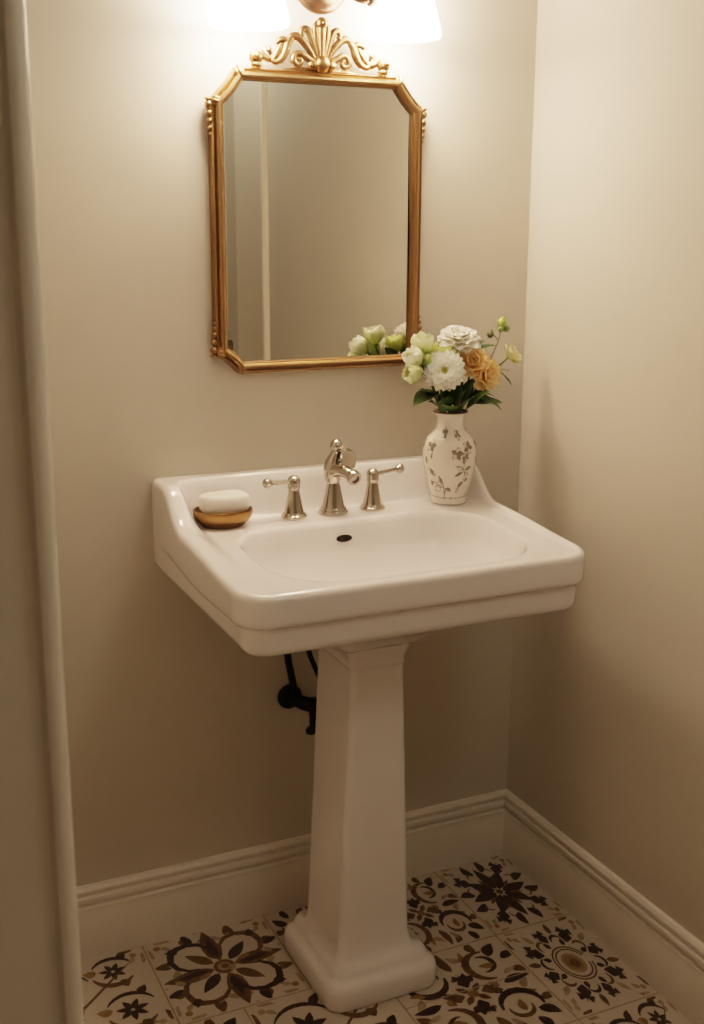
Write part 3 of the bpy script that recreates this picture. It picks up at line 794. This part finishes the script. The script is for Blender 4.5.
def rep(off):
    def W(zx, zy): q = V(zx, zy); return (q[0] + off, q[1])
    for (x, y, s, a) in ((268, 292, 1.15, .3), (432, 305, 1.0, 1.0), (168, 398, 1.25, .2), (405, 452, 1.3, .1), (512, 405, 1.3, 1.2), (480, 480, .9, .8)):
        cluster(*W(x, y), s, a)
    vcurve([W(505, 420), W(480, 470), W(466, 520), W(470, 585), W(490, 640), W(478, 700), W(440, 745)], .0007)
    vcurve([W(470, 585), W(430, 560), W(392, 555)], .0006); vcurve([W(470, 600), W(430, 625), W(392, 645)], .0006); vcurve([W(470, 590), W(520, 585), W(556, 565)], .0006)
    vleaf(*W(462, 590), 2.6, .017, .0042, True); vleaf(*W(462, 605), 3.6, .019, .0036); vleaf(*W(480, 590), .35, .016, .0038); vleaf(*W(480, 610), -.5, .013, .003, True)
    vleaf(*W(470, 540), 1.9, .012, .003); vleaf(*W(478, 690), 3.9, .017, .0042, False); vleaf(*W(440, 740), 4.3, .013, .0028, True); vleaf(*W(490, 690), .6, .012, .0032)
    vleaf(*W(128, 555), 1.75, .017, .0036); vcurve([W(125, 590), W(160, 625), W(205, 640)], .0006); vleaf(*W(160, 600), -.6, .017, .0045, True); vleaf(*W(200, 640), 2.2, .018, .0034)
    vleaf(*W(182, 470), -1.4, .008, .002); vleaf(*W(195, 450), 4.2, .012, .002)
    vcurve([W(248, 640), W(268, 675), W(284, 720), W(292, 770), W(286, 850)], .0011); vcurve([W(150, 700), W(200, 700), W(262, 735), W(330, 760), W(362, 778)], .0008)
    vleaf(*W(282, 712), 2.1, .018, .0040); vleaf(*W(300, 748), -.25, .016, .0040); vleaf(*W(262, 740), 3.5, .020, .0062, True); vleaf(*W(205, 735), .4, .018, .0062, True)
    vleaf(*W(160, 740), 1.6, .013, .0028); vleaf(*W(185, 700), 3.6, .012, .003, True); vleaf(*W(330, 765), .9, .008, .0024); vleaf(*W(372, 850), 1.7, .007, .0018); vleaf(*W(290, 800), 1.2, .010, .003, True)
for off in (0.0, 0.1215, -0.1215): rep(off)
for zc_, w_ in ((.0165, .0007), (.0032, .0006)):
    mb.rings([[(VX + (vr(zc_ + dz) + .0004) * math.cos(2 * PI * k / 64), VY + (vr(zc_ + dz) + .0004) * math.sin(2 * PI * k / 64), DZ + zc_ + dz) for k in range(64)] for dz in (-w_, w_)], 1, True)
body = put(mb, 'vase_body', [M['vase'], M['vase_print']], vz, sharp=60)
mb = MB(); mb.rings([[(VX + r * math.cos(2 * PI * k / 48), VY + r * math.sin(2 * PI * k / 48), DZ + z) for k in range(48)] for r, z in ((.0338, .1838), (.0349, .1850), (.0349, .1868), (.0336, .1878), (.0305, .1868), (.0280, .1830))], 0, True)
tag(put(mb, 'vase_rim', M['vase_rim'], vz), 'worn brown rim')

# ------------------------------------------------------------------ flowers
def frame(d):
    d = Vector(d).normalized(); e1 = d.orthogonal().normalized(); return d, e1, d.cross(e1)
def petal(mb, cen, d, phi, r0, L, W, el0, el1, cup, cols, wav=0.0, nt=7, nw=6, tipw=.35, flip=0):
    """one petal: leaves the centre at elevation el0 (from the flower plane) and ends at el1"""
    D, e1, e2 = frame(d)
    rad = e1 * math.cos(phi) + e2 * math.sin(phi); tan = D.cross(rad)
    pos = Vector(cen) + rad * r0
    grid = []; ph = random.uniform(0, 6)
    for i in range(nt + 1):
        t = i / nt; el = lerp(el0, el1, t)
        dirv = rad * math.cos(el) + D * math.sin(el)
        nor = D * math.cos(el) - rad * math.sin(el)
        if i: pos = pos + dirv * (L / nt)
        w = W * (lerp(.38, 1, sstep(0, .6, t)) if t < .62 else max(math.sqrt(max(0, 1 - ((t - .62) / .40) ** 2)), tipw))
        c = tuple(lerp(cols[0][k], cols[1][k], sstep(0, 1, t)) for k in range(3))
        row = []
        for j in range(nw + 1):
            s_ = j / nw * 2 - 1
            q = pos + tan * (w * s_) + nor * (cup * w * s_ * s_ + wav * W * math.sin(ph + 5 * s_ + 3 * t) * t) - dirv * (abs(s_) ** 2 * .10 * L * t)
            row.append(mb.vert(q, c))
        grid.append(row)
    for i in range(nt):
        for j in range(nw): mb.face((grid[i][j], grid[i][j + 1], grid[i + 1][j + 1], grid[i + 1][j]))
WHT = ((.94, .92, .74), (.98, .96, .91)); GRN = (.16, .28, .05)
CREAMG = ((.50, .64, .13), (.97, .96, .76))
PEACH = ((.98, .60, .23), (1.0, .82, .50))
STEMC = (.075, .13, .03)
vx0 = Vector((VX, VY, 0))
def leaf_mesh(mb, base, d, up, L, W, c0, c1, droop=.3, fold=.25, n=8):
    D = Vector(d).normalized(); U = Vector(up); U = (U - D * U.dot(D)).normalized(); S_ = D.cross(U)
    g = []
    for i in range(n + 1):
        t = i / n
        p = Vector(base) + D * (L * t) - U * (droop * L * t * t)
        w = W * math.sin(PI * (t * .93 + .05)) ** .85 if t < 1 else W * .02
        c = tuple(lerp(c0[k], c1[k], t) for k in range(3))
        g.append([mb.vert(p + S_ * (w * s_) + U * (fold * w * abs(s_) + .06 * W * math.sin(9 * t + s_)), c if s_ else tuple(x * 1.3 for x in c)) for s_ in (-1, -.5, 0, .5, 1)])
    for i in range(n):
        for j in range(4): mb.face((g[i][j], g[i][j + 1], g[i + 1][j + 1], g[i + 1][j]))
nst = [0]
def add_stem(parent, end, enddir, r=.0021, colr=STEMC):
    nst[0] += 1
    a = nst[0] * 2.4; rr_ = .010 + .008 * ((nst[0] * 7) % 3) / 2
    E_ = Vector(end); dd = Vector(enddir).normalized()
    side = (E_ - Vector((VX, VY, 0))); side.z = 0
    s_ = side.normalized() if side.length > 1e-4 else Vector((1, 0, 0))
    ent = Vector((VX, VY, DZ + .186)) + s_ * min(side.length * .55, .021) + Vector((math.cos(a), math.sin(a), 0)) * .005
    bot = Vector((VX, VY, DZ + .10)) - s_ * .012 + Vector((math.cos(a), math.sin(a), 0)) * rr_ * .6
    mb = MB()
    m1 = ent.lerp(E_, .55) - dd * .006 + Vector((0, 0, .006))
    mb.tube([bot, ent, m1, E_ - dd * .004, E_ + dd * .001], [r, r, r * .95, r * .95, r * 1.2], 8, c=colr)
    return put(mb, 'stem', M['leaf'], parent)
def flower(name, label, cen, d, cat='flower'):
    return thing(name, (VX, VY, DZ + .10), label, cat, 'cut flowers standing in the vase')
def double_bloom(name, label, cen, d, R, layers, cols, wav=.10, center=None):
    t = flower(name, label, cen, d)
    D = Vector(d).normalized(); mb = MB(); C0 = Vector(cen)
    for li, (n, r0, L, W, e0, e1, off) in enumerate(layers):
        for k in range(n):
            petal(mb, C0 + D * (off * R), d, 2 * PI * (k + .5 * (li % 2)) / n + random.uniform(-.12, .12), r0 * R, L * R * random.uniform(.93, 1.06), W * R, e0 + random.uniform(-.08, .08), e1 + random.uniform(-.12, .12), .28,
                  [tuple(x * random.uniform(.96, 1.0) for x in cc) for cc in cols], wav)
    put(mb, 'blossom', M['petal'], t)
    if center:
        mb = MB()
        D_, e1, e2 = frame(d)
        for k in range(26):
            a = k * 2.4; rr_ = R * .15 * math.sqrt(k / 26)
            mb.ball(C0 + D * (center[0] * R) + (e1 * math.cos(a) + e2 * math.sin(a)) * rr_ * center[1], R * .042, 6, 0, (1, 1, 1), (.55, .58, .12) if k < 7 else (.86, .80, .30))
        put(mb, 'flower_center', M['petal'], t)
    add_stem(t, C0 - D * R * .18, d)
    return t
# white open bloom in front
double_bloom('white_zinnia', 'round white flower with yellow green centre facing out above the vase mouth', (-.283, -.158, 1.164), (-.42, -.88, .24), .0410,
             [(13, .10, .92, .27, .02, -.16, -.12), (13, .10, .90, .27, .16, .02, -.06), (12, .10, .78, .25, .30, .16, .0), (11, .08, .64, .22, .44, .34, .06), (10, .08, .50, .18, .62, .58, .09), (9, .07, .34, .13, .85, .85, .10)], WHT, .07, (.18, 1.0))
# big white bloom at the top, seen from the side
double_bloom('white_peony', 'wide white layered flower at the top of the bouquet', (-.227, -.112, 1.219), (-.12, -.34, .93), .0425,
             [(8, .05, .98, .46, .02, -.22, -.18), (8, .05, 1.0, .46, .16, .08, -.12), (8, .05, .90, .42, .36, .24, -.06), (8, .05, .76, .36, .60, .36, .0), (7, .04, .60, .30, .85, .6, .05), (7, .03, .44, .22, 1.1, 1.0, .08), (6, .03, .32, .16, 1.3, 1.35, .10)], WHT, .07)
# peach blooms
double_bloom('peach_lisianthus', 'peach ruffled flower just below the top white bloom', (-.200, -.124, 1.172), (-.40, -.72, .55), .032,
             [(6, .06, 1.05, .60, .35, .10, -.15), (6, .05, .95, .55, .70, .50, -.10), (5, .04, .8, .48, 1.0, 1.15, -.05), (5, .03, .62, .36, 1.2, 1.5, .0)], PEACH, .10)
double_bloom('peach_lisianthus', 'lower peach ruffled flower to the right of the white front bloom', (-.176, -.132, 1.150), (.25, -.85, .10), .034,
             [(7, .06, 1.1, .60, .30, .0, -.15), (6, .05, 1.0, .55, .60, .35, -.08), (6, .04, .8, .45, .9, .8, -.02), (5, .03, .6, .33, 1.2, 1.4, .03)], PEACH, .13)
# small cream bloom at the far right
t = double_bloom('cream_flower', 'small cream flower on a thin stem at the far right of the bouquet', (-.088, -.082, 1.176), (.50, -.55, .60), .026,
             [(5, .05, 1.1, .68, .55, .30, -.2), (5, .05, 1.05, .62, .85, .75, -.15), (5, .04, .85, .5, 1.1, 1.25, -.1)], ((.72, .70, .28), (.95, .90, .66)), .10)
mb = MB(); leaf_mesh(mb, (-.115, -.085, 1.146), (.75, -.2, -.45), (0, 0, 1), .040, .0085, (.06, .12, .03), (.09, .15, .03)); leaf_mesh(mb, (-.112, -.084, 1.15), (.8, .1, .1), (0, 0, 1), .026, .005, (.10, .17, .04), (.14, .2, .05))
put(mb, 'leaf', M['leaf'], t)
# pale green cupped buds
def cup_bud(name, label, base, d, L, W, cols=CREAMG, n=6, open_=.0, r0=.12):
    t = flower(name, label, base, d)
    D = Vector(d).normalized(); mb = MB()
    for li, k_ in enumerate((1.0, .94)):
        for k in range(n // 2 if n > 4 else n):
            petal(mb, base, d, 2 * PI * (k + .5 * li) / (n // 2 if n > 4 else n) + .4, .002, L * 1.12 * k_, W * 1.05 * k_, .30 + .1 * li, PI / 2 + .55 - open_, .55, cols, .04, 9, 8, .42)
    put(mb, 'blossom', M['petal'], t)
    mb = MB(); mb.ball(Vector(base) + D * .003, .0062, 10, 0, (1, 1, 1), (.20, .32, .07))
    for k in range(4):
        D_, e1, e2 = frame(d); a = k * PI / 2
        leaf_mesh(mb, Vector(base), tuple(D * .75 + (e1 * math.cos(a) + e2 * math.sin(a)) * .75), tuple(D), L * .45, .004, (.14, .24, .05), (.22, .34, .08), -.5)
    put(mb, 'sepals', M['leaf'], t)
    add_stem(t, Vector(base) - D * .004, d)
    return t
cup_bud('green_tulip', 'pale green and white cupped flower, topmost of those on the left', (-.309, -.116, 1.192), (-.10, -.16, 1), .044, .0215, open_=.30)
cup_bud('green_tulip', 'white tipped cupped flower overlapping the mirror frame corner, middle of those on the left', (-.322, -.132, 1.176), (-.80, -.15, .70), .043, .0195, open_=.05, cols=((.55, .66, .18), (.98, .97, .86)))
cup_bud('green_tulip', 'green cupped flower, lowest on the left side of the bouquet', (-.323, -.140, 1.158), (-1, -.12, .14), .041, .0195, open_=.0, cols=((.50, .64, .15), (.95, .95, .66)))
cup_bud('green_tulip', 'yellow green cupped flower behind the white front bloom', (-.264, -.110, 1.176), (-.05, -.20, 1), .040, .0215, open_=.25, cols=((.46, .56, .10), (.86, .90, .42)))
cup_bud('green_bud', 'slim closed green bud between the left cupped flowers', (-.303, -.128, 1.166), (-.12, -.25, 1), .036, .0095, n=4, open_=-.1, cols=((.32, .45, .12), (.66, .76, .35)))
cup_bud('green_bud', 'narrow pale green bud beside the yellow green cupped flower', (-.246, -.122, 1.178), (.15, -.35, 1), .030, .0085, n=4, open_=-.1, cols=((.34, .44, .12), (.74, .78, .40)))
# tall bud sprig leaning right
t = flower('bud_sprig', 'tall thin sprig with small green buds leaning over the peach flowers', None, None)
mb = MB(); mb.tube([(VX - .004, VY, DZ + .10), (VX + .004, VY - .012, DZ + .187), (-.196, -.135, 1.13), (-.163, -.128, 1.178), (-.131, -.105, 1.212), (-.119, -.092, 1.232)], [.0016, .0016, .0015, .0014, .0013, .0012], 8, c=(.13, .10, .04))
mb.tube([(-.131, -.105, 1.212), (-.141, -.104, 1.222), (-.148, -.103, 1.224)], [.0011, .001, .001], 7, c=(.13, .12, .04))
mb.tube([(-.119, -.092, 1.226), (-.110, -.090, 1.230), (-.104, -.089, 1.232)], [.0011, .001, .001], 7, c=(.13, .14, .04))
put(mb, 'stem', M['leaf'], t)
for p, r, c in (((-.114, -.088, 1.245), .0090, (.42, .52, .12)), ((-.102, -.088, 1.233), .0068, (.22, .32, .08)), ((-.149, -.103, 1.224), .0072, (.12, .14, .05)), ((-.118, -.090, 1.233), .006, (.30, .42, .10))):
    mb = MB(); mb.lathe([(.0005, -1.1 * r), (.7 * r, -.7 * r), (r, 0), (.75 * r, .7 * r), (.3 * r, 1.25 * r), (.0005, 1.5 * r)], 10, p, axis=(.2, -.1, 1), c=c)
    mb2 = mb; put(mb2, 'bud', M['leaf'], t)
# leafy sprigs around the mouth
def sprig(label, leaves, tip):
    t = flower('leaf_sprig', label, None, None)
    s_ = add_stem(t, tip, Vector(tip) - Vector((VX, VY, DZ + .17)), .0016)
    for b, d, L, W, dr, sh in leaves:
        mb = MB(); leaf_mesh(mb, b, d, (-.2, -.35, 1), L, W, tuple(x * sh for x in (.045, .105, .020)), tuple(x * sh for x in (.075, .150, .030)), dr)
        put(mb, 'leaf', M['leaf'], t)
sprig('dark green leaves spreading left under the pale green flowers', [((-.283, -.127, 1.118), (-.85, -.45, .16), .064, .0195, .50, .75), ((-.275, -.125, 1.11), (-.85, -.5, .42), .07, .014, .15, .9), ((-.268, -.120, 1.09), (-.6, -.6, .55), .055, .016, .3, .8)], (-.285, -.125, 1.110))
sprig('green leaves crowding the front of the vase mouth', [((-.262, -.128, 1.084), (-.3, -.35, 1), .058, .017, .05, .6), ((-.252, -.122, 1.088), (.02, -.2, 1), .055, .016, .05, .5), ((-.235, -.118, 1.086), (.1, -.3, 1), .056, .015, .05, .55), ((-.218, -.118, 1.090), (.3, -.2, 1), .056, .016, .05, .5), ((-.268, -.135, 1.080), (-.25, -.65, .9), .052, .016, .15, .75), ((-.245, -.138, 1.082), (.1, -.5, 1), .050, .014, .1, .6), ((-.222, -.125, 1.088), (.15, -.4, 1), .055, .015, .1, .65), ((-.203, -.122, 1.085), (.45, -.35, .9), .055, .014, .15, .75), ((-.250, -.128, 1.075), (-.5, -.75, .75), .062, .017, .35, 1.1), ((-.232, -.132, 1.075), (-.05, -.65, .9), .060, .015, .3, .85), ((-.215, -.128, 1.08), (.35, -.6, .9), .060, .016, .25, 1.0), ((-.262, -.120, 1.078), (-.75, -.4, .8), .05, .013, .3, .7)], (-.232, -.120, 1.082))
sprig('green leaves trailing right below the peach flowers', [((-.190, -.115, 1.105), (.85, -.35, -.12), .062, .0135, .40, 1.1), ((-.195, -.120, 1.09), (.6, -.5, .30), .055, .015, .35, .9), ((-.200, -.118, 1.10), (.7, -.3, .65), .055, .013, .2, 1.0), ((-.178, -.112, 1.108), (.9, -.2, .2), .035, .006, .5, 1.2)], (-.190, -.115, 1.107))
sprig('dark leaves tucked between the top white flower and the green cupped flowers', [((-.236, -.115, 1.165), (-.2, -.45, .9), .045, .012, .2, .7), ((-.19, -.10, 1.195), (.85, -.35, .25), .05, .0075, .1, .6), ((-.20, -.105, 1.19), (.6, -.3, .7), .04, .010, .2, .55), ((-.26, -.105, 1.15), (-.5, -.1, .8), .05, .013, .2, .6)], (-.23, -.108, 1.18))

# ------------------------------------------------------------------ lights
def point(name, loc, e, c, r):
    d = bpy.data.lights.new(name, 'POINT'); d.energy = e; d.color = c; d.shadow_soft_size = r
    o = bpy.data.objects.new(name, d); o.location = loc; col.objects.link(o)
point('fill_light', (-0.28, -1.62, 2.1), 4.2, (1.0, 0.90, 0.76), 0.12)  # unseen fill added to lift the sink and pedestal fronts, no fixture there

w = bpy.data.worlds.new('world'); scn.world = w; w.use_nodes = True
w.node_tree.nodes['Background'].inputs[0].default_value = (1.0, 0.85, 0.65, 1); w.node_tree.nodes['Background'].inputs[1].default_value = 0.02

# ------------------------------------------------------------------ camera
F = Vector((0.41200779, 0.87971458, -0.23738543)); Rr = Vector((0.90604608, -0.42315631, 0.00438641)); U = Vector((0.09659235, 0.21688938, 0.97140564))
cd = bpy.data.cameras.new('camera'); cam = bpy.data.objects.new('camera', cd); col.objects.link(cam)
cam.matrix_world = Matrix(((Rr.x, U.x, -F.x, -1.38657), (Rr.y, U.y, -F.y, -2.10063), (Rr.z, U.z, -F.z, 1.42984), (0, 0, 0, 1)))
cd.sensor_width = 36; cd.lens = 1165.05 * 36 / 1024; cd.clip_start = 0.05
cd.dof.use_dof = True; cd.dof.focus_distance = 2.2; cd.dof.aperture_fstop = 9.0
scn.camera = cam

scn.view_settings.view_transform = 'Filmic'
scn.view_settings.look = 'Medium High Contrast'
scn.view_settings.exposure = 0.66
scn.cycles.max_bounces = 10; scn.cycles.diffuse_bounces = 5
